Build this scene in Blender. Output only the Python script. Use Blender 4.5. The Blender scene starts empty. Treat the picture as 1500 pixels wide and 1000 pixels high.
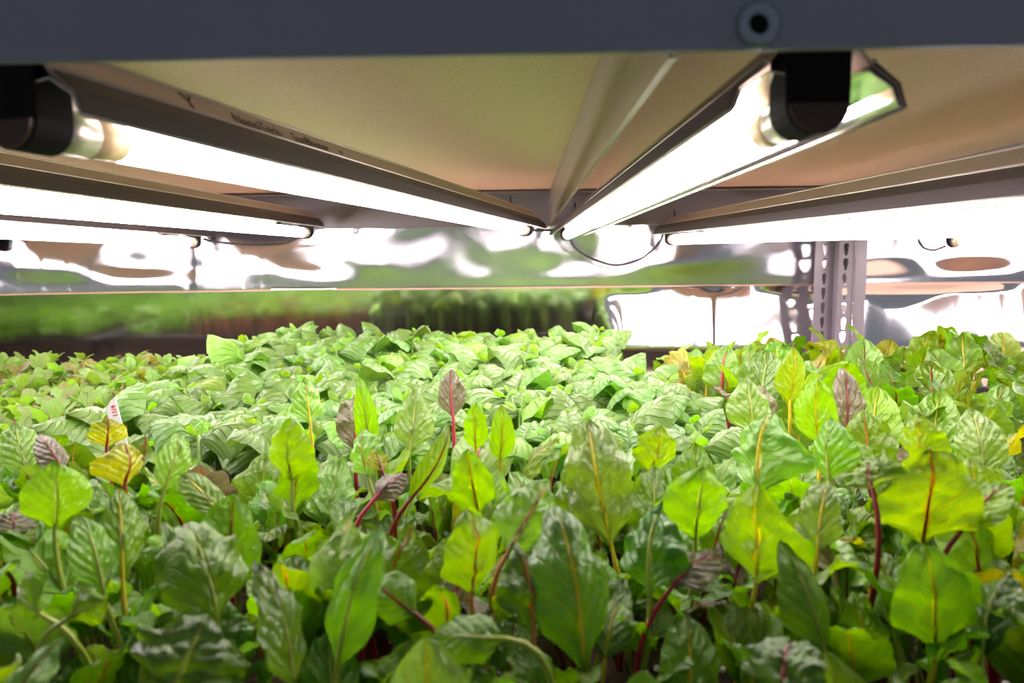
import bpy, bmesh, math, random
from mathutils import Vector, Matrix, Euler, noise
from mathutils.geometry import tessellate_polygon

S = bpy.context.scene
C = S.collection
PI = math.pi
R = math.radians

# ------------------------------------------------------------------ camera, world, exposure
ZC = 0.27                    # camera height above the lower shelf
F = 1000.0                   # focal length in pixels of the 1500 px frame
CAM_ROT = Matrix.Rotation(R(1.03), 3, 'Z') @ Matrix.Rotation(R(90 - 6.67), 3, 'X') @ Matrix.Rotation(R(-0.65), 3, 'Z')
cam_d = bpy.data.cameras.new('camera')
cam = bpy.data.objects.new('camera', cam_d)
C.objects.link(cam)
cam.matrix_world = Matrix.Translation((0, 0, ZC)) @ CAM_ROT.to_4x4()
cam_d.sensor_width = 36
cam_d.lens = 36 * F / 1500
cam_d.clip_start = 0.01
cam_d.dof.use_dof = True
cam_d.dof.focus_distance = 0.60
cam_d.dof.aperture_fstop = 9.0
S.camera = cam

w = bpy.data.worlds.new('world')
S.world = w
w.use_nodes = True
w.node_tree.nodes['Background'].inputs[0].default_value = (0.64, 0.66, 0.74, 1)
w.node_tree.nodes['Background'].inputs[1].default_value = 0.18
LAMP = 24.0
S.view_settings.view_transform = 'Standard'
S.view_settings.look = 'None'
S.view_settings.gamma = 1
S.view_settings.use_curve_mapping = False
S.view_settings.exposure = 0.68


def U(px, py, d):
    """photo pixel -> the point of its ray at distance y = d"""
    v = CAM_ROT @ Vector(((px - 750) / F, (500 - py) / F, -1))
    v = v * (d / v.y)
    return Vector((v.x, v.y, v.z + ZC))


def PX(p):
    v = CAM_ROT.transposed() @ (Vector(p) - Vector((0, 0, ZC)))
    if v.z > -1e-4:
        return (-9999, -9999)
    return (750 + F * v.x / -v.z, 500 - F * v.y / -v.z)


# ------------------------------------------------------------------ helpers
def obj(name, me, mat=None, parent=None, loc=None):
    o = bpy.data.objects.new(name, me)
    C.objects.link(o)
    if mat is not None:
        if len(me.materials) == 0:
            me.materials.append(None)
        o.material_slots[0].link = 'OBJECT'
        o.material_slots[0].material = mat
    if parent:
        o.parent = parent
    if loc is not None:
        o.location = loc
    return o


def empty(name, loc=(0, 0, 0), rotz=0):
    o = bpy.data.objects.new(name, None)
    o.empty_display_size = 0.02
    C.objects.link(o)
    o.location = loc
    o.rotation_euler = (0, 0, rotz)
    return o


def tag(o, label=None, cat=None, group=None, kind=None):
    if label:
        o['label'] = label
    if cat:
        o['category'] = cat
    if group:
        o['group'] = group
    if kind:
        o['kind'] = kind
    return o


def mesh(name, verts, faces, smooth=False, uvs=None):
    me = bpy.data.meshes.new(name)
    me.from_pydata([tuple(v) for v in verts], [], faces)
    if uvs is not None:
        l = me.uv_layers.new(name='UVMap')
        flat = []
        for f in faces:
            for i in f:
                flat += uvs[i]
        l.data.foreach_set('uv', flat)
    if smooth:
        me.polygons.foreach_set('use_smooth', [True] * len(me.polygons))
    me.update()
    return me


def bm_mesh(name, bm, smooth=False):
    me = bpy.data.meshes.new(name)
    bm.normal_update()
    bm.to_mesh(me)
    bm.free()
    if smooth:
        me.polygons.foreach_set('use_smooth', [True] * len(me.polygons))
    return me


def add_box(bm, a, b, bevel=0.0):
    a, b = Vector(a), Vector(b)
    r = bmesh.ops.create_cube(bm, size=1)
    bmesh.ops.scale(bm, vec=(b - a), verts=r['verts'])
    bmesh.ops.translate(bm, vec=(a + b) / 2, verts=r['verts'])
    if bevel:
        es = set()
        for v in r['verts']:
            es.update(v.link_edges)
        bmesh.ops.bevel(bm, geom=list(es), offset=bevel, segments=2, affect='EDGES', profile=0.5)


def box(name, a, b, mat, parent=None, bevel=0.0):
    bm = bmesh.new()
    add_box(bm, a, b, bevel)
    return obj(name, bm_mesh(name, bm), mat, parent)


def frames(pts):
    out = []
    up = Vector((0.13, 0.97, 0.2)).normalized()
    for i, p in enumerate(pts):
        t = (pts[min(i + 1, len(pts) - 1)] - pts[max(i - 1, 0)])
        t = t.normalized() if t.length > 1e-9 else Vector((0, 0, 1))
        x = up.cross(t)
        x = x.normalized() if x.length > 1e-6 else Vector((1, 0, 0))
        y = t.cross(x)
        up = y
        out.append((x, y))
    return out


def tube_mesh(name, pts, rad, seg=6, cap=True):
    pts = [Vector(p) for p in pts]
    rads = rad if isinstance(rad, (list, tuple)) else [rad] * len(pts)
    vs, fs = [], []
    for p, r, (x, y) in zip(pts, rads, frames(pts)):
        for k in range(seg):
            a = 2 * PI * k / seg
            vs.append(p + x * (r * math.cos(a)) + y * (r * math.sin(a)))
    n = len(pts)
    for i in range(n - 1):
        for k in range(seg):
            k2 = (k + 1) % seg
            fs.append((i * seg + k, i * seg + k2, (i + 1) * seg + k2, (i + 1) * seg + k))
    if cap:
        fs.append(tuple(reversed(range(seg))))
        fs.append(tuple((n - 1) * seg + k for k in range(seg)))
    return mesh(name, vs, fs, True)


def extrude_profile(name, prof, y0, y1, thick=0.0, closed=False):
    """profile points (x, z) swept along y; open profiles get a thickness"""
    pr = [Vector((a, b)) for a, b in prof]
    if thick:
        off = []
        for i, p in enumerate(pr):
            t = (pr[min(i + 1, len(pr) - 1)] - pr[max(i - 1, 0)]).normalized()
            off.append(p + Vector((-t.y, t.x)) * thick)
        pr = pr + off[::-1]
        closed = True
    n = len(pr)
    vs = [(p.x, y0, p.y) for p in pr] + [(p.x, y1, p.y) for p in pr]
    fs = []
    for i in range(n if closed else n - 1):
        j = (i + 1) % n
        fs.append((i, j, n + j, n + i))
    me = mesh(name, vs, fs)
    if closed:
        bm = bmesh.new()
        bm.from_mesh(me)
        bm.verts.ensure_lookup_table()
        if thick:
            h = n // 2
            for o in (0, n):
                for i in range(h - 1):
                    bm.faces.new([bm.verts[o + k] for k in (i, i + 1, n - 2 - i, n - 1 - i)])
        bmesh.ops.recalc_face_normals(bm, faces=bm.faces)
        bm.to_mesh(me)
        bm.free()
    return me


# ------------------------------------------------------------------ materials
def new_mat(name):
    m = bpy.data.materials.new(name)
    m.use_nodes = True
    nt = m.node_tree
    return m, nt, nt.nodes['Principled BSDF'], nt.nodes['Material Output']


def lin(*c):
    return tuple(((v / 255) / 12.92 if v / 255 <= 0.04045 else ((v / 255 + 0.055) / 1.055) ** 2.4) for v in c) + (1,)


def math_node(nt, op, a, b=None, c=None, clamp=False):
    n = nt.nodes.new('ShaderNodeMath')
    n.operation = op
    n.use_clamp = clamp
    for i, v in enumerate((a, b, c)):
        if v is None:
            continue
        if isinstance(v, (int, float)):
            n.inputs[i].default_value = v
        else:
            nt.links.new(v, n.inputs[i])
    return n.outputs[0]


def noise_node(nt, vec, scale, detail=3, rough=0.55):
    n = nt.nodes.new('ShaderNodeTexNoise')
    n.inputs['Scale'].default_value = scale
    n.inputs['Detail'].default_value = detail
    n.inputs['Roughness'].default_value = rough
    if vec is not None:
        nt.links.new(vec, n.inputs['Vector'])
    return n.outputs['Fac']


def mix_col(nt, fac, a, b, blend='MIX'):
    n = nt.nodes.new('ShaderNodeMix')
    n.data_type = 'RGBA'
    n.blend_type = blend
    for s, v in ((n.inputs[0], fac), (n.inputs[6], a), (n.inputs[7], b)):
        if isinstance(v, (int, float)):
            s.default_value = v
        elif isinstance(v, tuple):
            s.default_value = v
        else:
            nt.links.new(v, s)
    return n.outputs[2]


def bump(nt, h, strength, dist):
    n = nt.nodes.new('ShaderNodeBump')
    n.inputs['Strength'].default_value = strength
    n.inputs['Distance'].default_value = dist
    nt.links.new(h, n.inputs['Height'])
    return n.outputs[0]


def plain(name, col, rough=0.5, metal=0.0, var=0.08, scale=40, bmp=0.0, spec=0.5):
    m, nt, p, o = new_mat(name)
    tc = nt.nodes.new('ShaderNodeTexCoord').outputs['Object']
    f = noise_node(nt, tc, scale)
    dark = tuple(c * (1 - var * 2) for c in col[:3]) + (1,)
    lite = tuple(min(1, c * (1 + var)) for c in col[:3]) + (1,)
    nt.links.new(mix_col(nt, f, dark, lite), p.inputs['Base Color'])
    p.inputs['Roughness'].default_value = rough
    p.inputs['Metallic'].default_value = metal
    p.inputs['Specular IOR Level'].default_value = spec
    if bmp:
        nt.links.new(bump(nt, f, bmp, 0.001), p.inputs['Normal'])
    return m


M = {}
M['steel'] = plain('grey_painted_steel', lin(128, 122, 130), 0.42, 0.0, 0.05, 25)
M['steel_dark'] = plain('dark_blue_grey_painted_steel', lin(122, 124, 136), 0.5, 0.0, 0.05, 20)
M['brace'] = plain('satin_galvanised_steel', lin(165, 155, 140), 0.38, 0.6, 0.05, 20)
M['black'] = plain('black_plastic', lin(22, 20, 22), 0.8, 0.0, 0.05, 60, 0.0, 0.15)
M['endred'] = plain('dark_maroon_plastic', lin(62, 34, 32), 0.5, 0.0, 0.08, 60)
M['cord'] = plain('black_rubber_cord', lin(30, 28, 30), 0.5, 0.0, 0.05, 60)
M['tray'] = plain('black_tray_plastic', lin(34, 30, 34), 0.35, 0.0, 0.1, 30)
M['zinc'] = plain('zinc_rivet', lin(138, 146, 158), 0.35, 0.7, 0.05, 90)
M['screw'] = plain('bright_screw', lin(175, 165, 160), 0.3, 0.8, 0.05, 90)
M['cap'] = plain('aluminium_tube_cap', lin(215, 205, 190), 0.3, 0.6, 0.04, 60)
M['collar'] = plain('warm_unlit_tube_end', lin(245, 214, 165), 0.35, 0.0, 0.05, 60)
M['print'] = plain('black_print', lin(52, 44, 40), 0.6)
M['tagw'] = plain('white_plastic_tag', lin(238, 236, 234), 0.4, 0, 0.02)
M['tagr'] = plain('red_marker_ink', lin(226, 70, 40), 0.6, 0, 0.02)
M['perlite'] = plain('white_perlite', lin(225, 220, 212), 0.8, 0, 0.05, 200)


def mat_board():
    m, nt, p, o = new_mat('particle_board')
    tc = nt.nodes.new('ShaderNodeTexCoord').outputs['Object']
    f1 = noise_node(nt, tc, 420, 2)
    f2 = noise_node(nt, tc, 9, 3)
    f3 = noise_node(nt, tc, 150, 2)
    c = mix_col(nt, f1, lin(192, 158, 134), lin(250, 222, 200))
    c = mix_col(nt, math_node(nt, 'MULTIPLY', f3, 0.35), c, lin(180, 146, 112))
    c = mix_col(nt, math_node(nt, 'MULTIPLY', f2, 0.3), c, lin(216, 182, 154))
    nt.links.new(c, p.inputs['Base Color'])
    p.inputs['Roughness'].default_value = 0.75
    nt.links.new(bump(nt, f1, 0.25, 0.001), p.inputs['Normal'])
    return m


M['board'] = mat_board()


def mat_emit(name, col, s):
    m, nt, p, o = new_mat(name)
    p.inputs['Base Color'].default_value = (0.9, 0.9, 0.9, 1)
    p.inputs['Emission Color'].default_value = col
    p.inputs['Emission Strength'].default_value = s
    return m


M['lit'] = mat_emit('lit_fluorescent_glass', (1.0, 0.885, 0.925, 1), LAMP)


def mat_mirror(name, rough, col, weave=0.0):
    m, nt, p, o = new_mat(name)
    p.inputs['Metallic'].default_value = 1
    tc = nt.nodes.new('ShaderNodeTexCoord').outputs['Object']
    f = noise_node(nt, tc, 30, 3)
    nt.links.new(mix_col(nt, f, tuple(c * 0.94 for c in col[:3]) + (1,), col), p.inputs['Base Color'])
    p.inputs['Roughness'].default_value = rough
    if weave:
        sp = nt.nodes.new('ShaderNodeSeparateXYZ')
        nt.links.new(tc, sp.inputs[0])
        a = math_node(nt, 'SINE', math_node(nt, 'MULTIPLY', sp.outputs[0], 2 * PI / 0.0042))
        b = math_node(nt, 'SINE', math_node(nt, 'MULTIPLY', sp.outputs[2], 2 * PI / 0.0042))
        h = math_node(nt, 'MULTIPLY', a, b)
        nt.links.new(bump(nt, h, weave, 0.0006), p.inputs['Normal'])
    return m


M['nano'] = mat_mirror('polished_aluminium_reflector', 0.07, (0.86, 0.85, 0.84, 1))
M['film'] = mat_mirror('woven_silver_film', 0.10, (0.84, 0.82, 0.84, 1), 0.10)
M['film2'] = mat_mirror('smooth_silver_film', 0.10, (0.86, 0.85, 0.86, 1))
M['refl_out'] = plain('anodised_reflector_back', lin(184, 166, 148), 0.35, 0.5, 0.05, 30)
M['side'] = plain('dark_reflector_side', lin(58, 49, 48), 0.45, 0.0, 0.08, 30)


def mat_soil():
    m, nt, p, o = new_mat('dark_potting_soil')
    tc = nt.nodes.new('ShaderNodeTexCoord').outputs['Object']
    f = noise_node(nt, tc, 260, 4)
    nt.links.new(mix_col(nt, f, lin(20, 13, 10), lin(78, 54, 40)), p.inputs['Base Color'])
    p.inputs['Roughness'].default_value = 0.9
    nt.links.new(bump(nt, f, 0.9, 0.003), p.inputs['Normal'])
    return m


M['soil'] = mat_soil()

VEIN = {'y': lin(226, 196, 20), 'r': lin(168, 24, 44), 'g': lin(176, 190, 96), 'o': lin(214, 120, 60), 'p': lin(214, 60, 100)}
STALK = {'y': lin(206, 186, 44), 'r': lin(128, 22, 32), 'g': lin(158, 170, 70), 'o': lin(196, 126, 76), 'p': lin(182, 46, 74)}
TONE = {  # two blade colours, translucency, gloss roughness
    'lime': (lin(108, 150, 24), lin(140, 178, 38), 0.48, 0.40),
    'green': (lin(88, 138, 28), lin(126, 170, 48), 0.44, 0.38),
    'dark': (lin(72, 114, 26), lin(108, 150, 46), 0.38, 0.34),
    'grey': (lin(108, 146, 56), lin(146, 180, 86), 0.40, 0.38),
    'purple': (lin(96, 80, 62), lin(126, 128, 84), 0.30, 0.40),
    'orange': (lin(158, 132, 24), lin(150, 178, 44), 0.46, 0.40),
}
leaf_mats = {}


def leaf_mat(tone, vein, kind='chard'):
    k = (tone, vein, kind)
    if k in leaf_mats:
        return leaf_mats[k]
    c1, c2, tr, ro = TONE2.get(tone) or TONE[tone]
    m, nt, p, out = new_mat('%s_leaf_%s' % (kind, tone))
    uv = nt.nodes.new('ShaderNodeTexCoord')
    sep = nt.nodes.new('ShaderNodeSeparateXYZ')
    nt.links.new(uv.outputs['UV'], sep.inputs[0])
    ax = math_node(nt, 'ABSOLUTE', math_node(nt, 'MULTIPLY_ADD', sep.outputs[0], 2, -1))
    al = sep.outputs[1]
    nz = noise_node(nt, uv.outputs['Object'], 55, 3)
    nf = noise_node(nt, uv.outputs['Object'], 210, 3)
    kv, sl = (7.0, 2.6) if kind == 'chard' else (6.5, 3.0)
    t = math_node(nt, 'SUBTRACT', math_node(nt, 'MULTIPLY', al, kv), math_node(nt, 'MULTIPLY', ax, sl))
    t = math_node(nt, 'ADD', t, math_node(nt, 'MULTIPLY', nz, 1.5))
    fr = math_node(nt, 'ABSOLUTE', math_node(nt, 'SUBTRACT', math_node(nt, 'FRACT', t), 0.5))
    lat = math_node(nt, 'SUBTRACT', 1, math_node(nt, 'MULTIPLY', fr, 15 if kind == 'chard' else 11), clamp=True)
    lat = math_node(nt, 'MULTIPLY', lat, math_node(nt, 'SUBTRACT', 1, math_node(nt, 'MULTIPLY', ax, 0.85)))
    mid = math_node(nt, 'SUBTRACT', 1, math_node(nt, 'MULTIPLY', ax, 15), clamp=True)
    info = nt.nodes.new('ShaderNodeObjectInfo')
    blade = mix_col(nt, nz, c1, c2)
    hsv = nt.nodes.new('ShaderNodeHueSaturation')
    nt.links.new(math_node(nt, 'MULTIPLY_ADD', info.outputs['Random'], 0.03, 0.485), hsv.inputs['Hue'])
    nt.links.new(math_node(nt, 'MULTIPLY_ADD', info.outputs['Random'], 0.30, 0.76 if kind == 'chard' else 0.66), hsv.inputs['Value'])
    hsv.inputs['Saturation'].default_value = 1.05 if kind == 'chard' else 0.97
    nt.links.new(blade, hsv.inputs['Color'])
    col = mix_col(nt, math_node(nt, 'MULTIPLY', lat, 0.38 if kind == 'chard' and vein != 'g' else 0.22), hsv.outputs[0], VEIN[vein])
    col = mix_col(nt, math_node(nt, 'MULTIPLY', mid, 0.8 if kind == 'chard' else 0.35), col, VEIN[vein])
    nt.links.new(col, p.inputs['Base Color'])
    p.inputs['Roughness'].default_value = ro
    p.inputs['Specular IOR Level'].default_value = 0.85 if kind == 'chard' else 0.55
    h = math_node(nt, 'SUBTRACT', math_node(nt, 'MULTIPLY', nf, 1.1 if kind == 'chard' else 0.5), math_node(nt, 'MAXIMUM', lat, mid))
    h = math_node(nt, 'ADD', h, math_node(nt, 'MULTIPLY', fr, 0.45))
    nb = bump(nt, h, 0.9, 0.0022 if kind == 'chard' else 0.0016)
    nt.links.new(nb, p.inputs['Normal'])
    tl = nt.nodes.new('ShaderNodeBsdfTranslucent')
    tcol = nt.nodes.new('ShaderNodeHueSaturation')
    tcol.inputs['Saturation'].default_value = 1.12
    tcol.inputs['Value'].default_value = 1.5
    nt.links.new(col, tcol.inputs['Color'])
    nt.links.new(tcol.outputs[0], tl.inputs['Color'])
    mx = nt.nodes.new('ShaderNodeMixShader')
    mx.inputs[0].default_value = tr
    nt.links.new(p.outputs[0], mx.inputs[1])
    nt.links.new(tl.outputs[0], mx.inputs[2])
    nt.links.new(mx.outputs[0], out.inputs[0])
    leaf_mats[k] = m
    return m


TONE2 = {
    'basil': (lin(92, 138, 46), lin(132, 174, 74), 0.30, 0.38),
    'basil_young': (lin(122, 178, 40), lin(164, 206, 78), 0.42, 0.38),
    'sprout': (lin(104, 148, 42), lin(156, 190, 80), 0.42, 0.42),
    'sprout_red': (lin(126, 116, 48), lin(150, 166, 64), 0.40, 0.42),
}
stalk_mats = {k: plain('leaf_stalk_' + n, STALK[k], 0.38, 0, 0.12, 120) for k, n in
              (('y', 'yellow'), ('r', 'red'), ('g', 'green'), ('o', 'orange'), ('p', 'pink'))}
M['bstem'] = plain('basil_stem', lin(130, 165, 70), 0.45, 0, 0.1, 90)
M['sstem'] = plain('sprout_stem', lin(176, 110, 90), 0.45, 0, 0.2, 90)

# ------------------------------------------------------------------ the rack
ZB = ZC + 0.125       # underside of the upper shelf board
ZBB = ZC + 0.0625     # bottom edge of the beams
Y0, Y1 = 0.215, 1.245  # front face of the front beam, front face of the back beam
XL, XR = -1.45, 0.556
XR2 = 1.15
rack = empty('shelving_rack', (0, 0, 0))
tag(rack, 'grey steel shelving rack with particle board shelf overhead and slotted post', 'shelving rack')


def c_beam(name, x0, x1, y, out, mat):
    """open channel beam running along x; 'out' = +1 opens to +y"""
    bm = bmesh.new()
    zt = ZB + 0.022
    t = 0.0018
    add_box(bm, (x0, y, ZBB), (x1, y + t * out, zt), 0.0004)
    add_box(bm, (x0, y + t * out * .5, ZBB), (x1, y + 0.003 * out, ZBB + t), 0.0004)
    add_box(bm, (x0, y + t * out * .5, ZB - 0.0045), (x1, y + 0.03 * out, ZB - 0.0025), 0.0004)
    return bm


fb = obj('front_beam', bm_mesh('front_beam', c_beam('f', XL, XR - 0.02, Y0, 1, None)), M['steel_dark'], rack)
bb = obj('back_beam', bm_mesh('back_beam', c_beam('b', XL, XR - 0.03, Y1, -1, None)), M['steel'], rack)
bb2 = obj('back_beam', bm_mesh('back_beam', c_beam('b', XR + 0.05, XR2, Y1, -1, None)), M['steel'], rack)
# side beam along y at the right end of this bay
bm = bmesh.new()
add_box(bm, (XR - 0.0018, Y0 + 0.02, ZBB + 0.012), (XR, Y1 - 0.02, ZB + 0.022), 0.0004)
add_box(bm, (XR - 0.012, Y0 + 0.02, ZBB + 0.012), (XR - 0.0009, Y1 - 0.02, ZBB + 0.0138), 0.0004)
obj('side_beam', bm_mesh('side_beam', bm), M['steel'], rack)
# centre brace: vertical web with narrow flange
bx_ = 0.0485
obj('brace', extrude_profile('brace', [(bx_ + 0.022, ZB - 0.001), (bx_, ZB - 0.001), (bx_, ZC + 0.066), (bx_ + 0.003, ZC + 0.066)], Y0 + 0.02, Y1 - 0.005, 0.0014), M['brace'], rack)
box('shelf_board', (XL, Y0 + 0.003, ZB), (XR - 0.002, Y1 - 0.002, ZB + 0.016), M['board'], rack)
box('shelf_board', (XR + 0.002, Y0 + 0.003, ZB), (XR2, Y1 - 0.002, ZB + 0.016), M['board'], rack)
box('shelf_board', (XL, 0.10, -0.016), (XR2, Y1 + 0.11, 0.0), M['board'], rack)


def rivet_mesh():
    prof = [(0.0, 0.0), (0.0030, 0.0), (0.0034, 0.0026), (0.0052, 0.0026), (0.0064, 0.0014), (0.0066, 0.0)]
    bm = bmesh.new()
    seg = 24
    rings = []
    for r, h in prof:
        rings.append([bm.verts.new((r * math.cos(2 * PI * k / seg), -h, r * math.sin(2 * PI * k / seg))) for k in range(seg)] if r else [bm.verts.new((0, -h, 0))])
    for a, b in zip(rings, rings[1:]):
        for k in range(seg):
            k2 = (k + 1) % seg
            if len(a) == 1:
                bm.faces.new((a[0], b[k], b[k2]))
            else:
                bm.faces.new((a[k], b[k], b[k2], a[k2]))
    bmesh.ops.recalc_face_normals(bm, faces=bm.faces)
    return bm_mesh('rivet', bm, True)


rm = rivet_mesh()
o = obj('rivet', rm, M['zinc'], fb, U(1110, 37, Y0))
tag(o, 'hollow round zinc rivet')
holem = tube_mesh('rivet_hole', [Vector((0, -0.0006, 0)), Vector((0, 0.0, 0))], 0.0030, 16)
obj('rivet_hole', holem, M['black'], fb, U(1110, 37, Y0))


def screw(px, py, d=Y1 - 0.002):
    p = U(px, py, d)
    me = tube_mesh('screw', [Vector((0, 0, 0)), Vector((0, -0.004, 0)), Vector((0, -0.006, 0))], [0.0042, 0.0042, 0.0026], 10)
    obj('screw', me, M['screw'], bb, p)
    hk = tube_mesh('hook', [Vector((0, -0.004, 0.016)), Vector((0.0, -0.006, 0.008)), Vector((0.002, -0.006, -0.004)), Vector((0.007, -0.006, -0.008)), Vector((0.011, -0.006, -0.004))], 0.0012, 6)
    obj('hook', hk, M['black'], bb, p)


for q in ((748, 302), (842, 311), (987, 321), (452, 322)):
    screw(*q)

# slotted corner posts
HOLE = [(-0.0028, 0.013), (-0.0048, 0.009), (-0.0048, 0.002), (-0.0026, -0.007), (-0.0024, -0.012), (0.0024, -0.012), (0.0026, -0.007), (0.0048, 0.002), (0.0048, 0.009), (0.0028, 0.013)]


def slotted_plate(z0, z1, w, pitch=0.0265):
    vs, fs = [], []
    n = int((z1 - z0) / pitch)
    for i in range(n):
        c = z0 + (i + 0.5) * pitch
        outer = [Vector((0, c - pitch / 2, 0)), Vector((w, c - pitch / 2, 0)), Vector((w, c + pitch / 2, 0)), Vector((0, c + pitch / 2, 0))]
        hole = [Vector((w / 2 + a, c + b * 0.85, 0)) for a, b in HOLE]
        b0 = len(vs)
        vs += outer + hole
        for t in tessellate_polygon([outer, hole]):
            fs.append(tuple(b0 + k for k in t))
    return vs, fs


def post(x, y, name='post', par=None):
    """angle post: slotted face towards the front, slotted flange turned back, plain return flange"""
    bm = bmesh.new()
    def plate(w, to):
        vs, fs = slotted_plate(-0.02, ZB + 0.16, w)
        bv = [bm.verts.new(to(v.x, v.y)) for v in vs]
        for f in fs:
            bm.faces.new([bv[k] for k in f])
    plate(0.040, lambda u, z: (x + u, y - 0.012 + u * 0.30, z))
    plate(0.026, lambda u, z: (x + 0.040 + u * 0.95, y - 0.018 - u * 0.10, z))
    for a, b in (((x + 0.040, y), (x + 0.040, y - 0.018)), ((x + 0.0665, y - 0.024), (x + 0.0685, y - 0.004)), ((x + 0.0685, y - 0.022), (x + 0.089, y - 0.022)), ((x + 0.089, y - 0.022), (x + 0.089, y + 0.01))):
        q = [bm.verts.new((a[0], a[1], -0.02)), bm.verts.new((b[0], b[1], -0.02)), bm.verts.new((b[0], b[1], ZB + 0.16)), bm.verts.new((a[0], a[1], ZB + 0.16))]
        bm.faces.new(q)
    bmesh.ops.remove_doubles(bm, verts=bm.verts, dist=1e-5)
    bmesh.ops.recalc_face_normals(bm, faces=bm.faces)
    o = obj(name, bm_mesh(name, bm), M['steel'], par)
    so = o.modifiers.new('thickness', 'SOLIDIFY')
    so.thickness = 0.0016
    return o


post(U(1191, 440, 1.25)[0], 1.262, 'post', rack)

# ------------------------------------------------------------------ silver film on the back
def film(name, x0, x1, z0, z1, fn, mat, label, nx=700, nz=40):
    vs, fs = [], []
    for j in range(nz + 1):
        z = z0 + (z1 - z0) * j / nz
        for i in range(nx + 1):
            x = x0 + (x1 - x0) * i / nx
            vs.append((x, fn(x, z), z))
    for j in range(nz):
        for i in range(nx):
            a = j * (nx + 1) + i
            fs.append((a, a + 1, a + nx + 2, a + nx + 1))
    o = obj(name, mesh(name, vs, fs, True), mat)
    so = o.modifiers.new('thickness', 'SOLIDIFY')
    so.thickness = 0.0003
    so.offset = 1
    tag(o, label, 'film')
    return o


YF = 1.302
ZS = ZC - 0.048      # seam between the two sheets


def sst(a, b, x):
    t = max(0.0, min(1.0, (x - a) / (b - a)))
    return t * t * (3 - 2 * t)


def up_slope(x):
    """billows of the left half, turned towards the far left lamp and the added one beyond it"""
    if x > -0.26 or x < -1.05:
        return 0.0
    a, b = -0.58 - 1.385 * x, -0.95 - 1.385 * x
    t = sst(-0.60, -0.66, x)
    return (a * (1 - t) + b * t) * sst(-0.26, -0.32, x) * 0.9


_UX = [0.0]
for _i in range(1, 1001):
    _UX.append(_UX[-1] - up_slope(-_i * 0.0012) * 0.0012)


def film_up(x, z):
    n = noise.noise(Vector((x * 5.0, z * 8, 3.1)))
    n2 = noise.noise(Vector((x * 15.0, z * 18, 7.7)))
    h = z - ZS
    e = sst(0.012, 0.05, h)
    left = 1 - sst(-0.42, -0.28, x)
    right = sst(0.55, 0.68, x)
    y = YF - 0.003 + 0.007 * n * (0.12 + e) + 0.0016 * n2 * (0.15 + e)
    y += -0.055 * h * (1 - left) * (1 - right)
    if x < 0:
        y += _UX[min(1000, int(-x / 0.0012))]
    y += left * (0.055 * h * e + 0.004 * e * math.sin(x * 17 + h * 25))
    y += 0.010 * right * math.cos((x - 0.86) * 15) * (0.25 + e)
    return y


# lower sheet: the slope along x is integrated so that its billows face the lamps
def low_slope(x):
    if x < 0.13:
        return 0.0
    a, b, c = 0.265 - 1.385 * x, 0.75 - 1.385 * x, 1.05 - 1.385 * x
    t = sst(0.3555, 0.3585, x)
    u = sst(0.56, 0.66, x)
    r = (a * (1 - t) + b * t) * (1 - u) + c * u
    return r * sst(0.13, 0.17, x) * (1 - sst(0.98, 1.05, x))


_LX = [0.0]
for _i in range(1, 1001):
    _LX.append(_LX[-1] + low_slope(-0.0 + _i * 0.0012) * 0.0012)


def film_low(x, z):
    n = noise.noise(Vector((x * 3.0, z * 3, 11.1)))
    h = z - ZS
    y = YF + 0.003 + 0.0015 * n
    w = sst(0.13, 0.19, x)
    top = -0.016 - 0.020 * sst(0.45, 0.55, x) * (1 - sst(0.62, 0.66, x)) - 0.030 * sst(0.62, 0.70, x) * (1 - sst(0.72, 0.84, x))
    k = max(-0.118 - top, min(0.0, h - top))
    lowk = min(0.0, h + 0.118)
    if x < 0:
        y += _UX[min(1000, int(-x / 0.0012))] * 0.25
    y += -0.050 * h * (1 - w) + w * (-0.045 * max(h, top) + 0.17 * k - 0.034 * lowk)
    if x > 0:
        y += _LX[min(1000, int(x / 0.0012))] * sst(0.004, -0.02, h)
    return y


film('reflective_film', XL, XR2, ZS - 0.003, ZB + 0.03, film_up, M['film'], 'crinkled woven silver film hanging along the back under the overhead shelf')
film('reflective_film', XL, XR2, 0.001, ZS + 0.004, film_low, M['film2'], 'smooth mirror-like silver sheet standing behind the trays below the film seam')

# ------------------------------------------------------------------ lamps
PROF = [(-0.0300, 0.0030), (-0.0275, 0.0105), (-0.0180, 0.0175), (-0.0100, 0.0285), (0.0100, 0.0285), (0.0180, 0.0175), (0.0275, 0.0105), (0.0300, 0.0030)]
INNER = [(-0.0287, 0.0034), (-0.0262, 0.0098), (-0.0175, 0.0155), (-0.005, 0.0135), (0, 0.0105), (0.005, 0.0135), (0.0175, 0.0155), (0.0262, 0.0098), (0.0287, 0.0034)]


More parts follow.
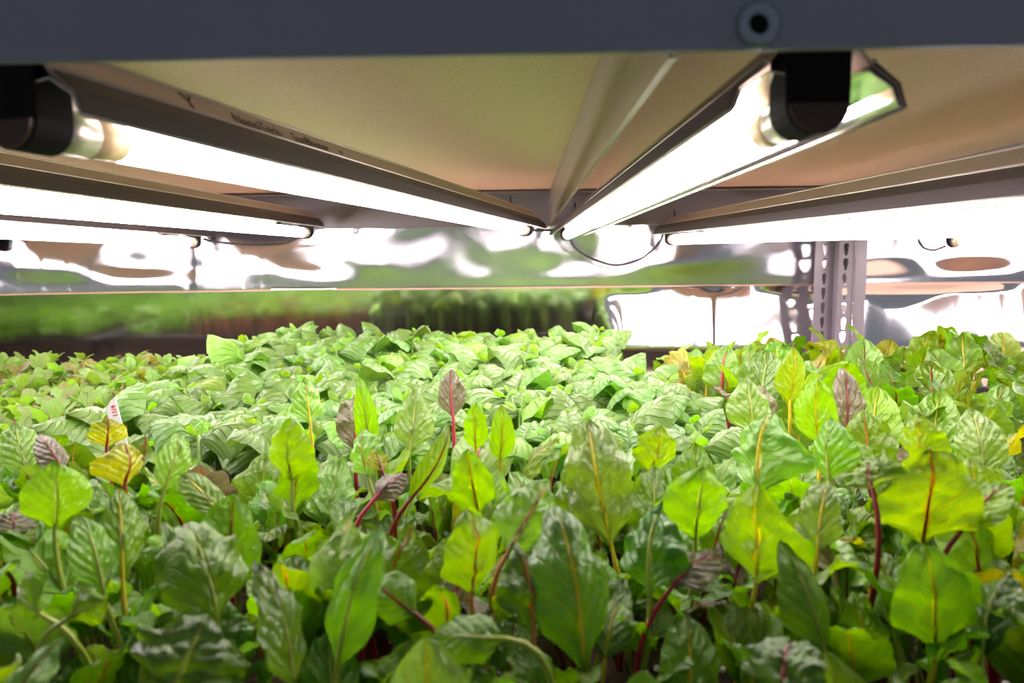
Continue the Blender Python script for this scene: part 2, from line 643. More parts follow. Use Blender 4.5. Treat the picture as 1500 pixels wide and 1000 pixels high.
def lamp(p0, p1, label, roll=0.0, text=False, SH=0.007):
    # SH: how far the reflector lips sit above the tube
    p0, p1 = Vector(p0), Vector(p1)
    L = (p1 - p0).length
    root = empty('grow_lamp', p0)
    y = (p1 - p0).normalized()
    x = y.cross(Vector((0, 0, 1))).normalized()
    z = x.cross(y)
    m3 = Matrix((x, y, z)).transposed() @ Matrix.Rotation(roll, 3, 'Y')
    root.rotation_euler = m3.to_euler()
    tag(root, label, 'grow lamp', 'strip grow lamps under the shelf')
    ref = obj('reflector', extrude_profile('reflector', [(a, b + SH) for a, b in PROF], 0, L, 0.0009), M['refl_out'], root)
    obj('reflector_lining', extrude_profile('reflector_lining', [(a, b + SH) for a, b in INNER], 0.0005, L - 0.0005, 0.0006), M['nano'], ref)
    for s in (-1, 1):
        pr = [(0.0312, 0.0030), (0.0286, 0.0112), (0.0192, 0.0186)]
        obj('side_strip', extrude_profile('side_strip', [(s * a, b + SH) for a, b in (pr if s > 0 else pr[::-1])], 0.0, L, -0.0005), M['side'], ref)
        obj('lip', tube_mesh('lip', [Vector((s * 0.0302, 0, 0.0028 + SH)), Vector((s * 0.0302, L, 0.0028 + SH))], 0.0009, 8), M['cap'], ref)
        obj('crease', tube_mesh('crease', [Vector((s * 0.0194, 0, 0.0190 + SH)), Vector((s * 0.0194, L, 0.0190 + SH))], 0.0009, 6), M['cap'], ref)
        obj('crease', tube_mesh('crease', [Vector((s * 0.0102, 0, 0.0294 + SH)), Vector((s * 0.0102, L, 0.0294 + SH))], 0.0008, 6), M['cap'], ref)
    tb = obj('tube', tube_mesh('tube', [Vector((0, 0.046, 0)), Vector((0, L - 0.030, 0))], 0.008, 20), M['lit'], root)
    for s, a, b, c in ((0, 0.014, 0.030, 0.046), (1, L - 0.006, L - 0.018, L - 0.030)):
        obj('end_collar', tube_mesh('end_collar', [Vector((0, b, 0)), Vector((0, c, 0))], 0.0081, 20), M['collar'], tb)
        obj('end_cap', tube_mesh('end_cap', [Vector((0, a, 0)), Vector((0, b + (0.001 if s == 0 else -0.001), 0))], 0.0086, 20), M['cap'], tb)
    for yy in (0.0, L - 0.008):
        bm = bmesh.new()
        # holder: square shoulder with a rounded lower end
        sh = [(-0.0115, 0.025), (0.0115, 0.025), (0.0115, 0.0)] + [(0.0115 * math.cos(a), -0.0105 * math.sin(a)) for a in [PI * k / 10 for k in range(1, 10)]] + [(-0.0115, 0.0)]
        me = extrude_profile('socket', sh, yy, yy + 0.015 if yy == 0 else yy + 0.008, 0, True)
        bm.from_mesh(me)
        vs0 = [v for v in bm.verts if abs(v.co.y - yy) < 1e-6]
        vs1 = [v for v in bm.verts if abs(v.co.y - yy) >= 1e-6]
        for vv in (vs0, vs1):
            bm.faces.new(vv)
        bmesh.ops.recalc_face_normals(bm, faces=bm.faces)
        bm.to_mesh(me)
        bm.free()
        so = obj('socket', me, M['black'], root)
        if yy == 0:
            pl = [(0.0105 * math.cos(a), -0.0100 * math.sin(a)) for a in [PI * k / 12 for k in range(13)]]
            bm = bmesh.new()
            v0 = [bm.verts.new((a, -0.0018, b)) for a, b in pl]
            v1 = [bm.verts.new((a, 0.0005, b)) for a, b in pl]
            bm.faces.new(v0)
            bm.faces.new(v1)
            for k in range(len(pl)):
                k2 = (k + 1) % len(pl)
                bm.faces.new((v0[k], v0[k2], v1[k2], v1[k]))
            bmesh.ops.recalc_face_normals(bm, faces=bm.faces)
            obj('socket_plate', bm_mesh('socket_plate', bm), M['endred'], so)
    if text:
        # print on the upper slope facing the aisle side
        for body, y0, size in (('Y', 0.070, 0.013), ('NanoTech', 0.103, 0.0095), ('SunBlaster', 0.155, 0.0095), ('\u2122', 0.208, 0.006)):
            cu = bpy.data.curves.new('printed_text', 'FONT')
            cu.body = body
            cu.size = size
            cu.extrude = 0.00005
            tmp = bpy.data.objects.new('tmp', cu)
            C.objects.link(tmp)
            dg = bpy.context.evaluated_depsgraph_get()
            me = bpy.data.meshes.new_from_object(tmp.evaluated_get(dg))
            bpy.data.objects.remove(tmp)
            me.materials.clear()
            t = obj('printed_text', me, M['print'], ref)
            a = Vector((0.0180, 0, 0.0175 + SH)); b = Vector((0.0100, 0, 0.0285 + SH))
            zz = (b - a).normalized()
            nn = Vector((0, 1, 0)).cross(zz)
            t.matrix_local = Matrix.Translation(a + zz * 0.003 + Vector((0, y0, 0)) + nn * 0.0011) @ Matrix((Vector((0, 1, 0)), zz, nn)).transposed().to_4x4()
    return root


lampA = lamp(U(16, 176, 0.245), U(770, 336, 1.02), 'lit strip lamp with brand print on its reflector, left of the bare brace', text=True, SH=-0.0025)
lampB = lamp(U(1198, 152, 0.250), U(830, 344, 1.215), 'lit strip lamp nearest right of the brace, black round socket facing front', SH=-0.0045)
lampC = lamp(Vector((-0.40, 0.27, ZC + 0.046)), U(450, 341, 1.21), 'lit strip lamp ending above the left sprouts, second from the left edge')
lampD = lamp(Vector((-0.58, 0.30, ZC + 0.039)), Vector((-0.58, 1.21, ZC + 0.040)), 'lit strip lamp at the far left edge, lowest in view')
lampE = lamp(Vector((0.263, 0.26, ZC + 0.0165)), U(983, 351, 1.215), 'lit strip lamp running to the right edge in front of the slotted post')
lampF = lamp(Vector((0.75, 0.30, ZC + 0.026)), Vector((0.748, 1.215, ZC + 0.026)), 'lit strip lamp just beyond the slotted post at the far right')
lamp_added_left = lamp(Vector((-0.95, 0.30, ZC + 0.042)), Vector((-0.95, 1.21, ZC + 0.042)), 'unseen strip lamp added past the left edge for the film to reflect')  # added out of view so the left film billows have a tube to reflect
lamp_added_right = lamp(Vector((1.05, 0.30, ZC + 0.034)), Vector((1.05, 1.215, ZC + 0.034)), 'unseen strip lamp added past the right edge to whiten the silver sheet')  # unseen addition: feeds the white reflection right of the post


def cord(pts, label, r=0.0022):
    ps = [Vector(p) for p in pts]
    out = []
    for i in range(len(ps) - 1):
        a, b, c, d = ps[max(i - 1, 0)], ps[i], ps[i + 1], ps[min(i + 2, len(ps) - 1)]
        for k in range(8):
            t = k / 8
            out.append(0.5 * ((2 * b) + (c - a) * t + (2 * a - 5 * b + 4 * c - d) * t * t + (3 * b - a - 3 * c + d) * t ** 3))
    out.append(ps[-1])
    o = obj('power_cord', tube_mesh('power_cord', out, r, 8), M['cord'])
    tag(o, label, 'cord', 'link cords between lamps')


DC = 1.222
cord([U(836, 346, DC), U(842, 362, DC), U(870, 380, DC), U(905, 388, DC), U(940, 378, DC), U(965, 356, DC), U(972, 340, DC)], 'black cord drooping in a loop between the two lamps right of the brace')
cord([U(764, 330, 1.03), U(775, 336, 1.1), U(795, 337, 1.2), U(820, 337, DC), U(834, 336, DC)], 'short black cord crossing under the brace between two lamps')
cord([U(298, 350, 1.23), U(315, 354, 1.23), U(360, 358, 1.23), U(410, 357, 1.23), U(432, 350, 1.23), U(452, 341, 1.22)], 'black cord sagging below the left lamp, before the silver film')
cord([U(1345, 350, 1.225), U(1352, 362, 1.225), U(1368, 366, 1.225), U(1385, 360, 1.225)], 'short black cord right of the slotted post under the lamp')

# ------------------------------------------------------------------ trays with soil
ZSOIL = 0.062
random.seed(5)


def tray(x0, x1, y0, y1, label, detail=1.0):
    root = empty('grow_tray', ((x0 + x1) / 2, (y0 + y1) / 2, 0))
    tag(root, label, 'tray', 'black growing trays')
    hx, hy = (x1 - x0) / 2, (y1 - y0) / 2
    H = 0.074
    bm = bmesh.new()
    def ring(sx, sy, z, r=0.018, n=5):
        out = []
        for cx, cy, a0 in ((1, 1, 0), (-1, 1, 90), (-1, -1, 180), (1, -1, 270)):
            for k in range(n):
                a = R(a0 + 90 * k / (n - 1))
                out.append(bm.verts.new((cx * (sx - r) + r * math.cos(a), cy * (sy - r) + r * math.sin(a), z)))
        return out
    prof = [(-0.018, 0.001), (-0.004, H), (0.002, H + 0.002), (0.004, H), (0.004, H - 0.010), (0.002, H - 0.010), (0.002, H - 0.002), (-0.006, H - 0.003), (-0.020, 0.003)]
    rs = [ring(hx + a, hy + a, z) for a, z in prof]
    n = len(rs[0])
    for a, b in zip(rs, rs[1:]):
        for k in range(n):
            bm.faces.new((a[k], a[(k + 1) % n], b[(k + 1) % n], b[k]))
    bm.faces.new(rs[0])
    bm.faces.new(rs[-1])
    bmesh.ops.recalc_face_normals(bm, faces=bm.faces)
    obj('tray_body', bm_mesh('tray_body', bm), M['tray'], root)
    nx, ny = int(hx * 2 / 0.009), int(hy * 2 / 0.009)
    ix, iy = hx - 0.010, hy - 0.010
    vs, fs = [], []
    for j in range(ny + 1):
        for i in range(nx + 1):
            x, y = -ix + 2 * ix * i / nx, -iy + 2 * iy * j / ny
            vs.append((x, y, ZSOIL + 0.004 * noise.noise(Vector((x * 60, y * 60, x0 * 9))) + random.uniform(-.0012, .0012)))
    for j in range(ny):
        for i in range(nx):
            a = j * (nx + 1) + i
            fs.append((a, a + 1, a + nx + 2, a + nx + 1))
    so = obj('soil', mesh('soil', vs, fs, True), M['soil'], root)
    so['kind'] = 'stuff'
    bm = bmesh.new()
    for k in range(int(260 * detail)):
        x, y = random.uniform(-ix, ix), random.uniform(-iy, iy)
        s = random.uniform(0.0008, 0.0022)
        bmesh.ops.create_icosphere(bm, subdivisions=1, radius=s, matrix=Matrix.Translation((x, y, ZSOIL + 0.004)))
    po = obj('perlite', bm_mesh('perlite', bm), M['perlite'], so)
    po['kind'] = 'stuff'
    return root


tray(-0.575, -0.020, 0.165, 0.448, 'black tray of chard along the front, left half')
tray(-0.012, 0.543, 0.165, 0.448, 'black tray of chard along the front, right half')
tray(-0.370, 0.165, 0.460, 0.735, 'black tray of basil nearest the chard, in the middle', 0.3)
tray(-0.410, 0.130, 0.745, 1.020, 'black tray of basil farthest back, before the silver sheet', 0.3)
tray(-0.930, -0.380, 0.460, 0.735, 'black tray of small sprouts left of the basil, nearer one', 0.5)
tray(-0.965, -0.420, 0.745, 1.020, 'black tray of small sprouts at the back left', 0.3)
tray(-1.440, -0.985, 0.460, 1.020, 'black tray of sprouts past the left edge, seen mirrored in the silver sheet', 0.2)
tray(0.175, 0.715, 0.460, 0.735, 'black tray of chard right of the basil, nearer one', 0.3)
tray(0.165, 0.715, 0.745, 1.020, 'black tray of chard at the back right below the slotted post', 0.3)

# ------------------------------------------------------------------ leaves
def w_chard(u, k=0.78, e=0.72):
    return max(0.0, math.sin(PI * u ** k)) ** e * (0.30 + 0.70 * sst(0.0, 0.26, u))


def leaf_surface(name, cen, side, nrm, W, prof, fold, wave, blister, seed, nv=8, ph=0.0, curl=0.0, freq=3.2, pucker=0.0):
    """blade mesh around a centre line; cen/side/nrm lists of vectors"""
    nu = len(cen) - 1
    vs, fs, uvs = [], [], []
    for i in range(nu + 1):
        u = i / nu
        ww = W * 0.5 * prof(u)
        for j in range(nv + 1):
            s = 2 * j / nv - 1
            a = abs(s)
            rag = 1 + 0.16 * noise.noise(Vector((u * 3.1, s * 1.2 + seed, seed * 1.7))) + 0.07 * noise.noise(Vector((u * 11, s + seed, seed)))
            off = fold * a * ww + curl * a * a * ww
            off += wave * W * a * a * math.sin(freq * 2 * PI * u + ph + (1.7 if s > 0 else 0)) * min(1, 4 * prof(u))
            off += blister * W * (noise.noise(Vector((u * 4 + seed, s * 2.2, seed))) + 0.55 * noise.noise(Vector((u * 10 + seed, s * 5.5, seed)))) * (1 - 0.3 * a)
            off += pucker * W * (abs(math.sin(PI * (7 * u - 2.6 * a + 0.3 + 1.1 * noise.noise(Vector((u * 2.5, s * 1.5, seed)))))) - 0.5) * math.sin(PI * min(1, a * 1.05)) * min(1, 3 * prof(u))
            lat = ww * s * rag * math.cos(min(1.2, abs(fold) * 0.8))
            vs.append(cen[i] + side[i] * lat + nrm[i] * off)
            uvs.append(((s + 1) / 2, u))
    for i in range(nu):
        for j in range(nv):
            a = i * (nv + 1) + j
            fs.append((a, a + 1, a + nv + 2, a + nv + 1))
    return mesh(name, vs, fs, True, uvs)


def curve_line(start, a0, a1, L, n, pw=1.4):
    """points rising from start, tilting from a0 to a1 (angle from vertical) in the local x-z plane"""
    pts, nr = [Vector(start)], []
    for i in range(n + 1):
        a = a0 + (a1 - a0) * (i / n) ** pw
        nr.append(Vector((-math.cos(a), 0, math.sin(a))))
        if i < n:
            pts.append(pts[-1] + Vector((math.sin(a), 0, math.cos(a))) * (L / n))
    return pts, nr


def chard_leaf(seed):
    rng = random.Random(seed)
    P = rng.uniform(0.040, 0.058)
    L = rng.uniform(0.044, 0.062)
    W = L * rng.uniform(0.56, 0.78)
    a0 = rng.uniform(0.05, 0.32)
    droop = rng.choice((0.2, 0.4, 0.6, 1.0, 1.5, 2.0))
    pet, _ = curve_line((0, 0, 0), rng.uniform(0, .15), a0, P, 6)
    cen, nr = curve_line(pet[-1], a0, a0 + droop, L, 18, rng.uniform(1.2, 2.4))
    side = [Vector((0, 1, 0))] * len(cen)
    k = rng.uniform(0.62, 0.85)
    bl = leaf_surface('leaf', cen, side, nr, W, lambda u: w_chard(u, k, .7), rng.uniform(0.05, 0.5), rng.uniform(0.03, 0.11), rng.uniform(0.05, 0.14), seed * 1.37, 10, rng.uniform(0, 6), rng.uniform(-.5, .1), 3.2, rng.uniform(.005, .03))
    r0 = 0.0017
    line = pet[:-1] + cen[:15]
    nn = len(line)
    rad = [r0 * (1 - 0.25 * i / nn) if i < 6 else r0 * 0.75 * (1 - 0.82 * (i - 6) / (nn - 6)) for i in range(nn)]
    st = tube_mesh('leaf_stalk', line, rad, 6)
    return bl, st


chard_tpl = [chard_leaf(100 + i) for i in range(22)]


def chard_plant(x, y, rng, hscale, tone_w, label_fn, group_fn, nleaf=None):
    v = rng.choices('yrgop', (3.0, 2.8, 3.2, 1.2, 0.9))[0]
    root = empty('chard_plant', (x, y, ZSOIL - 0.003), rng.uniform(0, 2 * PI))
    n = nleaf or rng.choice((2, 2, 3))
    for k in range(n):
        bl, st = chard_tpl[rng.randrange(len(chard_tpl))]
        tone = rng.choices(list(tone_w), list(tone_w.values()))[0]
        if v in 'gy' and tone in ('purple',):
            tone = 'grey'
        lo = obj('leaf', bl, leaf_mat(tone, v), root)
        lo.rotation_euler = (rng.uniform(-.15, .15), rng.uniform(-.1, .15), 2 * PI * k / n + rng.uniform(-.5, .5))
        s = hscale * (1.0 if k == 0 else rng.uniform(0.62, 0.95))
        lo.scale = (s, s, s)
        obj('leaf_stalk', st, stalk_mats[v], lo)
    tag(root, label_fn(v), 'chard plant', group_fn(v))
    return root


ORD = ['first', 'second', 'third', 'fourth', 'fifth', 'sixth', 'seventh', 'eighth', 'ninth', 'tenth', 'eleventh', 'twelfth', 'thirteenth', 'fourteenth', 'fifteenth', 'sixteenth', 'seventeenth', 'eighteenth', 'nineteenth', 'twentieth']
ORD += ['twenty-' + o for o in ORD[:9]] + ['thirtieth']


def rows_of(rng, x0f, x1f, y0, y1, ny, dx, jx, jy):
    """planting rows: yields (row, column, x, y)"""
    for r in range(ny):
        yr = y0 + (y1 - y0) * (r + .5) / ny
        a, b = x0f(yr), x1f(yr)
        n = max(1, int((b - a) / dx))
        for c in range(n):
            yield r, c, a + (b - a) * (c + .5) / n + rng.uniform(-jx, jx), yr + rng.uniform(-jy, jy)


VN = {'y': 'yellow', 'r': 'red', 'g': 'pale green', 'o': 'orange', 'p': 'pink'}

# hero leaves traced from the photograph: blade base, blade tip, width (px), distance, vein, tone, bow, curl, fold, wave, label
HERO = [
    (1368, 950, 1345, 792, 112, .262, 'y', 'lime', .05, .10, .12, .02, 'bright lime oval chard leaf with yellow midrib, front right'),
    (1108, 850, 1128, 700, 125, .290, 'y', 'lime', .10, .00, .10, .03, 'spade-shaped lime chard leaf on a pale yellow stalk, right of centre'),
    (856, 985, 838, 762, 118, .258, 'y', 'dark', .16, .30, .10, .05, 'tall dark puckered chard leaf with bold yellow midrib, front centre'),
    (690, 870, 682, 744, 92, .285, 'o', 'lime', .02, .16, .08, .02, 'lime squared-off chard leaf with tan midrib, front centre'),
    (896, 800, 862, 628, 105, .330, 'y', 'grey', .22, .30, .22, .08, 'crinkled silvery chard leaf with vivid yellow midrib and stalk, centre'),
    (856, 790, 838, 668, 70, .345, 'r', 'dark', .10, .10, .30, .08, 'dark crinkled chard leaf with crimson midrib, beside the yellow-ribbed one'),
    (1352, 795, 1352, 655, 135, .305, 'r', 'lime', .04, .20, .30, .05, 'broad lime chard leaf with dark red midrib and red side veins, right'),
    (1278, 715, 1268, 678, 85, .295, 'r', 'grey', .35, .60, .05, .10, 'silvery folded chard leaf on a tall upright red stalk'),
    (1200, 632, 1196, 552, 60, .440, 'y', 'lime', .08, .00, .05, .02, 'glowing yellow-green chard leaf with yellow veins, below the slotted post'),
    (1157, 568, 1155, 508, 42, .560, 'y', 'lime', .06, .00, .05, .02, 'small upright yellow-veined chard leaf standing left of the slotted post'),
    (1238, 625, 1243, 538, 42, .480, 'r', 'purple', .05, .10, .15, .06, 'narrow purple chard leaf with red midrib, below the slotted post'),
    (80, 775, 78, 674, 88, .300, 'g', 'lime', .10, .05, .05, .02, 'broad plain lime chard leaf near the left edge'),
    (428, 706, 432, 612, 66, .370, 'g', 'lime', .08, .10, .25, .03, 'folded glowing lime chard leaf left of centre'),
    (545, 640, 524, 552, 34, .430, 'g', 'lime', .20, .10, .10, .02, 'slim arched lime chard leaf before the basil'),
    (320, 915, 288, 776, 132, .262, 'g', 'green', .22, .45, .08, .06, 'broad puckered drooping chard leaf, front left'),
    (152, 868, 130, 752, 66, .270, 'g', 'green', .08, .12, .15, .03, 'upright mid-green chard leaf with curled top, front left'),
    (180, 850, 178, 722, 62, .285, 'y', 'green', .10, .20, .20, .03, 'chard leaf with thin yellow midrib and greyish tip, front left'),
    (432, 1010, 428, 834, 68, .228, 'g', 'dark', .12, .18, .15, .04, 'narrow dark chard leaf rising from the bottom edge, left of centre'),
    (492, 985, 528, 788, 76, .240, 'g', 'green', .14, .20, .30, .04, 'tall folded chard leaf leaning right at the bottom, left of centre'),
    (740, 935, 622, 925, 74, .236, 'g', 'green', .20, .10, .12, .03, 'chard leaf lying sideways near the bottom centre'),
    (1018, 792, 1022, 680, 98, .315, 'g', 'lime', .10, .05, .05, .03, 'rounded glossy lime chard leaf right of the yellow-ribbed one'),
    (952, 872, 948, 756, 98, .285, 'g', 'dark', .25, .35, .15, .10, 'dark crumpled chard leaf with pale midrib, front centre right'),
    (782, 925, 782, 806, 76, .262, 'o', 'dark', .18, .25, .12, .08, 'dark puckered chard leaf with orange-yellow midrib, front centre'),
    (742, 812, 806, 712, 84, .300, 'o', 'grey', .20, .30, .20, .08, 'greyish ruffled chard leaf leaning right, centre'),
    (1198, 808, 1214, 706, 62, .300, 'y', 'grey', .25, .20, .12, .05, 'greyish cupped chard leaf right of the spade-shaped leaf'),
    (1215, 705, 1196, 618, 66, .355, 'g', 'green', .12, .10, .15, .02, 'smooth green chard leaf with dark curled edge, right of centre'),
    (1112, 722, 1110, 612, 118, .365, 'y', 'grey', .30, .35, .30, .09, 'silver-grey crumpled chard leaf with yellow midrib, right of centre'),
    (952, 692, 965, 622, 62, .395, 'y', 'lime', .10, .00, .10, .05, 'yellowish chard leaf with forked yellow vein, before the basil'),
    (1440, 700, 1428, 602, 66, .375, 'g', 'grey', .20, .15, .05, .03, 'round mid-green chard leaf near the right edge'),
    (1358, 690, 1352, 604, 62, .350, 'y', 'lime', .15, .20, .30, .03, 'upright lime chard leaf folded lengthwise, behind the red-ribbed one'),
    (182, 712, 172, 650, 76, .340, 'r', 'orange', .15, .30, .10, .03, 'orange-edged chard leaf with red midrib, left'),
    (156, 656, 156, 612, 52, .410, 'r', 'orange', .15, .30, .10, .03, 'bronze-green chard leaf with red veins, below the white tag'),
    (40, 692, 26, 616, 62, .400, 'g', 'grey', .15, .10, .05, .05, 'pale broad chard leaf at the left edge'),
    (96, 690, 58, 622, 38, .390, 'r', 'purple', .10, .20, .20, .03, 'dull purple chard leaf with red midrib, left'),
    (1104, 618, 1098, 553, 62, .450, 'g', 'grey', .25, .10, .15, .03, 'pale grey-green pointed chard leaf right of the basil'),
    (1150, 1020, 1150, 945, 120, .212, 'r', 'dark', .40, .40, .10, .05, 'chard leaf arching over the bottom edge, right of centre'),
    (1410, 775, 1476, 706, 62, .300, 'r', 'lime', .15, .20, .15, .04, 'lime chard leaf leaning right, beside the red-ribbed one'),
    (250, 1020, 290, 925, 180, .212, 'g', 'dark', .40, .30, .08, .06, 'wide dark chard leaf at the bottom edge, left'),
    (600, 732, 676, 640, 38, .355, 'r', 'green', .15, .10, .25, .02, 'slender chard leaf leaning right, centre left'),
    (700, 750, 688, 656, 62, .350, 'o', 'lime', .08, .15, .25, .03, 'lime chard leaf with silvery rolled edge, centre'),
    (540, 700, 520, 634, 56, .375, 'g', 'grey', .25, .25, .20, .05, 'grey-green arched chard leaf, left of centre'),
    (732, 655, 735, 592, 38, .420, 'y', 'lime', .08, .05, .15, .02, 'lime upright chard leaf before the basil, centre'),
    (697, 640, 700, 588, 36, .425, 'y', 'lime', .08, .05, .15, .04, 'lime wavy chard leaf with yellow midrib, before the basil'),
    (600, 640, 606, 572, 56, .440, 'g', 'grey', .15, .05, .10, .03, 'smooth pale chard leaf reaching over the basil'),
    (664, 590, 662, 540, 40, .470, 'p', 'purple', .10, .05, .05, .03, 'pointed pinkish chard leaf standing before the basil'),
    (455, 600, 452, 552, 44, .460, 'y', 'grey', .10, .05, .05, .05, 'puckered pale chard leaf with yellow vein before the basil'),
    (520, 640, 518, 582, 54, .440, 'p', 'purple', .15, .20, .15, .10, 'crinkled purple chard leaf with pink midrib before the basil'),
    (545, 735, 588, 690, 40, .340, 'p', 'purple', .30, .30, .20, .05, 'drooping pinkish-purple chard leaf, left of centre'),
    (985, 860, 1040, 796, 62, .285, 'p', 'purple', .25, .30, .10, .05, 'grey-pink chard leaf arching right on a dark red stalk, centre right'),
    (560, 690, 545, 660, 34, .370, 'r', 'orange', .10, .10, .10, .04, 'small orange chard leaf with red vein, left of centre'),
    (100, 905, 160, 875, 60, .245, 'g', 'lime', .25, .20, .20, .05, 'curling lime chard leaf pointing right, front left'),
    (60, 900, -10, 868, 60, .250, 'g', 'green', .25, .20, .15, .04, 'green chard leaf bending out of frame at the left edge'),
    (610, 900, 545, 850, 70, .255, 'r', 'green', .35, .40, .10, .03, 'green chard leaf with a red midrib folding over, front left of centre'),
    (1440, 960, 1440, 850, 80, .255, 'g', 'dark', .25, .35, .15, .05, 'dark chard leaf with silvery edge beside the bright lime oval one'),
    (1210, 960, 1170, 800, 70, .262, 'g', 'green', .20, .15, .25, .03, 'long twisted green chard leaf, front right of centre'),
    (240, 720, 268, 640, 46, .350, 'g', 'grey', .20, .20, .25, .03, 'long arched grey-green chard leaf, left'),
    (330, 760, 268, 680, 44, .330, 'y', 'green', .25, .15, .25, .03, 'long arching chard leaf with yellow rib, left'),
    (15, 790, 22, 745, 70, .300, 'r', 'purple', .20, .20, .10, .05, 'dark maroon chard leaf at the left edge'),
]
rng = random.Random(77)
hero_rects = []
for hi, (bx, by, tx, ty, wpx, d, v, tone, bow, curl, fold, wave, label) in enumerate(HERO):
    if ty < 600:
        by += 22
    pb, pt = U(bx, by, d), U(tx, ty, d + 0.006)
    W = wpx / F * d
    e1 = (pt - pb)
    L = e1.length
    e1.normalize()
    view = Vector((pb.x, pb.y, pb.z - ZC)).normalized()
    n0 = (-view - e1 * (-view).dot(e1)).normalized()
    yaw = rng.uniform(-0.6, 0.6) if tone == 'lime' else rng.uniform(-0.8, 0.8) * (1.0 if d < .38 else 0.5)
    n0 = Matrix.Rotation(yaw, 3, e1) @ n0
    sd = e1.cross(n0).normalized()
    N = 28
    back = tone in ('lime', 'orange')
    lean = (0.30 if back else -0.12) + rng.uniform(-.1, .1)
    bend = (-0.4 - 3.0 * curl) if not back else (-0.55 - 3.4 * curl + 0.5 * bow)
    bend = max(-1.75, bend)
    pw = rng.uniform(2.6, 4.5) if back else rng.uniform(1.6, 2.8)
    sway = rng.uniform(-.25, .25)
    q, cen = Vector((0, 0, 0)), [Vector((0, 0, 0))]
    for i in range(N):
        u = (i + .5) / N
        a = lean + bow * 1.2 * (0.5 - u) + bend * u ** pw
        q = q + e1 * math.cos(a) + n0 * math.sin(a) + sd * (sway * (0.5 - u))
        cen.append(q.copy())
    ext = max(c.dot(e1) for c in cen)
    cen = [pb + c * (L / ext) for c in cen]
    nr = []
    for i in range(N + 1):
        t = (cen[min(i + 1, N)] - cen[max(i - 1, 0)]).normalized()
        nr.append((sd.cross(t) * -1).normalized() if (sd.cross(t)).dot(n0) < 0 else sd.cross(t).normalized())
    foot = Vector((pb.x + rng.uniform(-.006, .006) - e1.x * 0.02, pb.y + rng.uniform(0.0, 0.012), ZSOIL))
    if pb.z < ZSOIL + 0.008:
        foot.z = pb.z - 0.006
    root = empty('chard_plant', foot)
    kk = rng.uniform(0.66, 0.85) if hi != 1 else 0.58
    inv = -foot
    bl = leaf_surface('leaf', [c + inv for c in cen], [sd] * (N + 1), nr, W * 1.06 / math.cos(yaw * .8), lambda u: w_chard(u, kk, .62 if hi != 1 else .85), -fold if rng.random() < .6 else fold * .8, wave * 1.1, 0.06 + wave * 1.1, hi * 2.31, 14, rng.uniform(0, 6), rng.uniform(-.5, -.05), 3.2, 0.024 if tone in ('dark', 'grey', 'purple') else 0.012)
    lo = obj('leaf', bl, leaf_mat(tone, v), root)
    line = []
    for i in range(8):
        t = i / 8
        c1 = foot + Vector((0, 0, 1)) * ((pb - foot).length * 0.5)
        c2 = pb - e1 * ((pb - foot).length * 0.3)
        line.append(foot * (1 - t) ** 3 + c1 * 3 * t * (1 - t) ** 2 + c2 * 3 * t * t * (1 - t) + pb * t ** 3)
    line += cen[:24]
    nn = len(line)
    r0 = 0.0014 if d > .33 else 0.0013
    rad = [r0 * (1.15 - 0.3 * i / 8) if i < 8 else r0 * 0.68 * (1 - 0.80 * (i - 8) / (nn - 8)) for i in range(nn)]
    obj('leaf_stalk', tube_mesh('leaf_stalk', [p + inv for p in line], rad, 7), stalk_mats[v], lo)
    # a younger leaf low beside it
    if rng.random() < 0.6:
        b2, s2 = chard_tpl[rng.randrange(len(chard_tpl))]
        l2 = obj('leaf', b2, leaf_mat('green', v), root)
        s = rng.uniform(.45, .62)
        l2.scale = (s, s, s)
        l2.rotation_euler = (0, 0, rng.uniform(0, 6.28))
        obj('leaf_stalk', s2, stalk_mats[v], l2)
    tag(root, label, 'chard plant', 'chard plants in the front trays')
    hero_rects.append((min(bx, tx) - wpx * .42, max(bx, tx) + wpx * .42, min(by, ty), max(by, ty), d))


def clear_of_heroes(x, y, ztop):
    """no filler plant may stand in front of a traced leaf"""
    for zz in (ztop, ztop - 0.02, ztop - 0.045):
        for dx in (-0.014, 0, 0.014):
            p = PX((x + dx, y, zz))
            for a, b, c, e, d in hero_rects:
                if y < d + 0.004 and a < p[0] < b and c - 6 < p[1] < e:
                    return False
    return True


def scatter(rng, n, x0f, x1f, y0, y1, dmin, test=None, tries=60):
    pts = []
    for _ in range(n * tries):
        if len(pts) >= n:
            break
        y = y0 + (y1 - y0) * rng.random()
        x = rng.uniform(x0f(y), x1f(y))
        if any((x - a) ** 2 + (y - b) ** 2 < dmin * dmin for a, b in pts):
            continue
        if test and not test(x, y):
            continue
        pts.append((x, y))
    return pts


tw = {'lime': 3.2, 'green': 4, 'dark': 3, 'grey': 2.6, 'purple': .9, 'orange': .2}
rng = random.Random(21)
for r, c, x, y in rows_of(rng, lambda y: max(-.55, -0.79 * y - 0.03), lambda y: min(.53, 0.76 * y + 0.03), 0.180, 0.446, 10, 0.0265, 0.008, 0.009):
    hs = rng.uniform(0.84, 1.06) * (0.90 if y < .26 else 1.0)
    k = 0
    while not clear_of_heroes(x, y, ZSOIL + 0.098 * hs) and k < 4:
        hs *= 0.80
        k += 1
    if k >= 4:
        hs = 0.42
    chard_plant(x, y, rng, hs, tw,
                lambda v: '%s-stalked chard, %s row of the front trays, %s from the left' % (VN[v], ORD[r], ORD[c]),
                lambda v: 'chard plants in the front trays', 3)

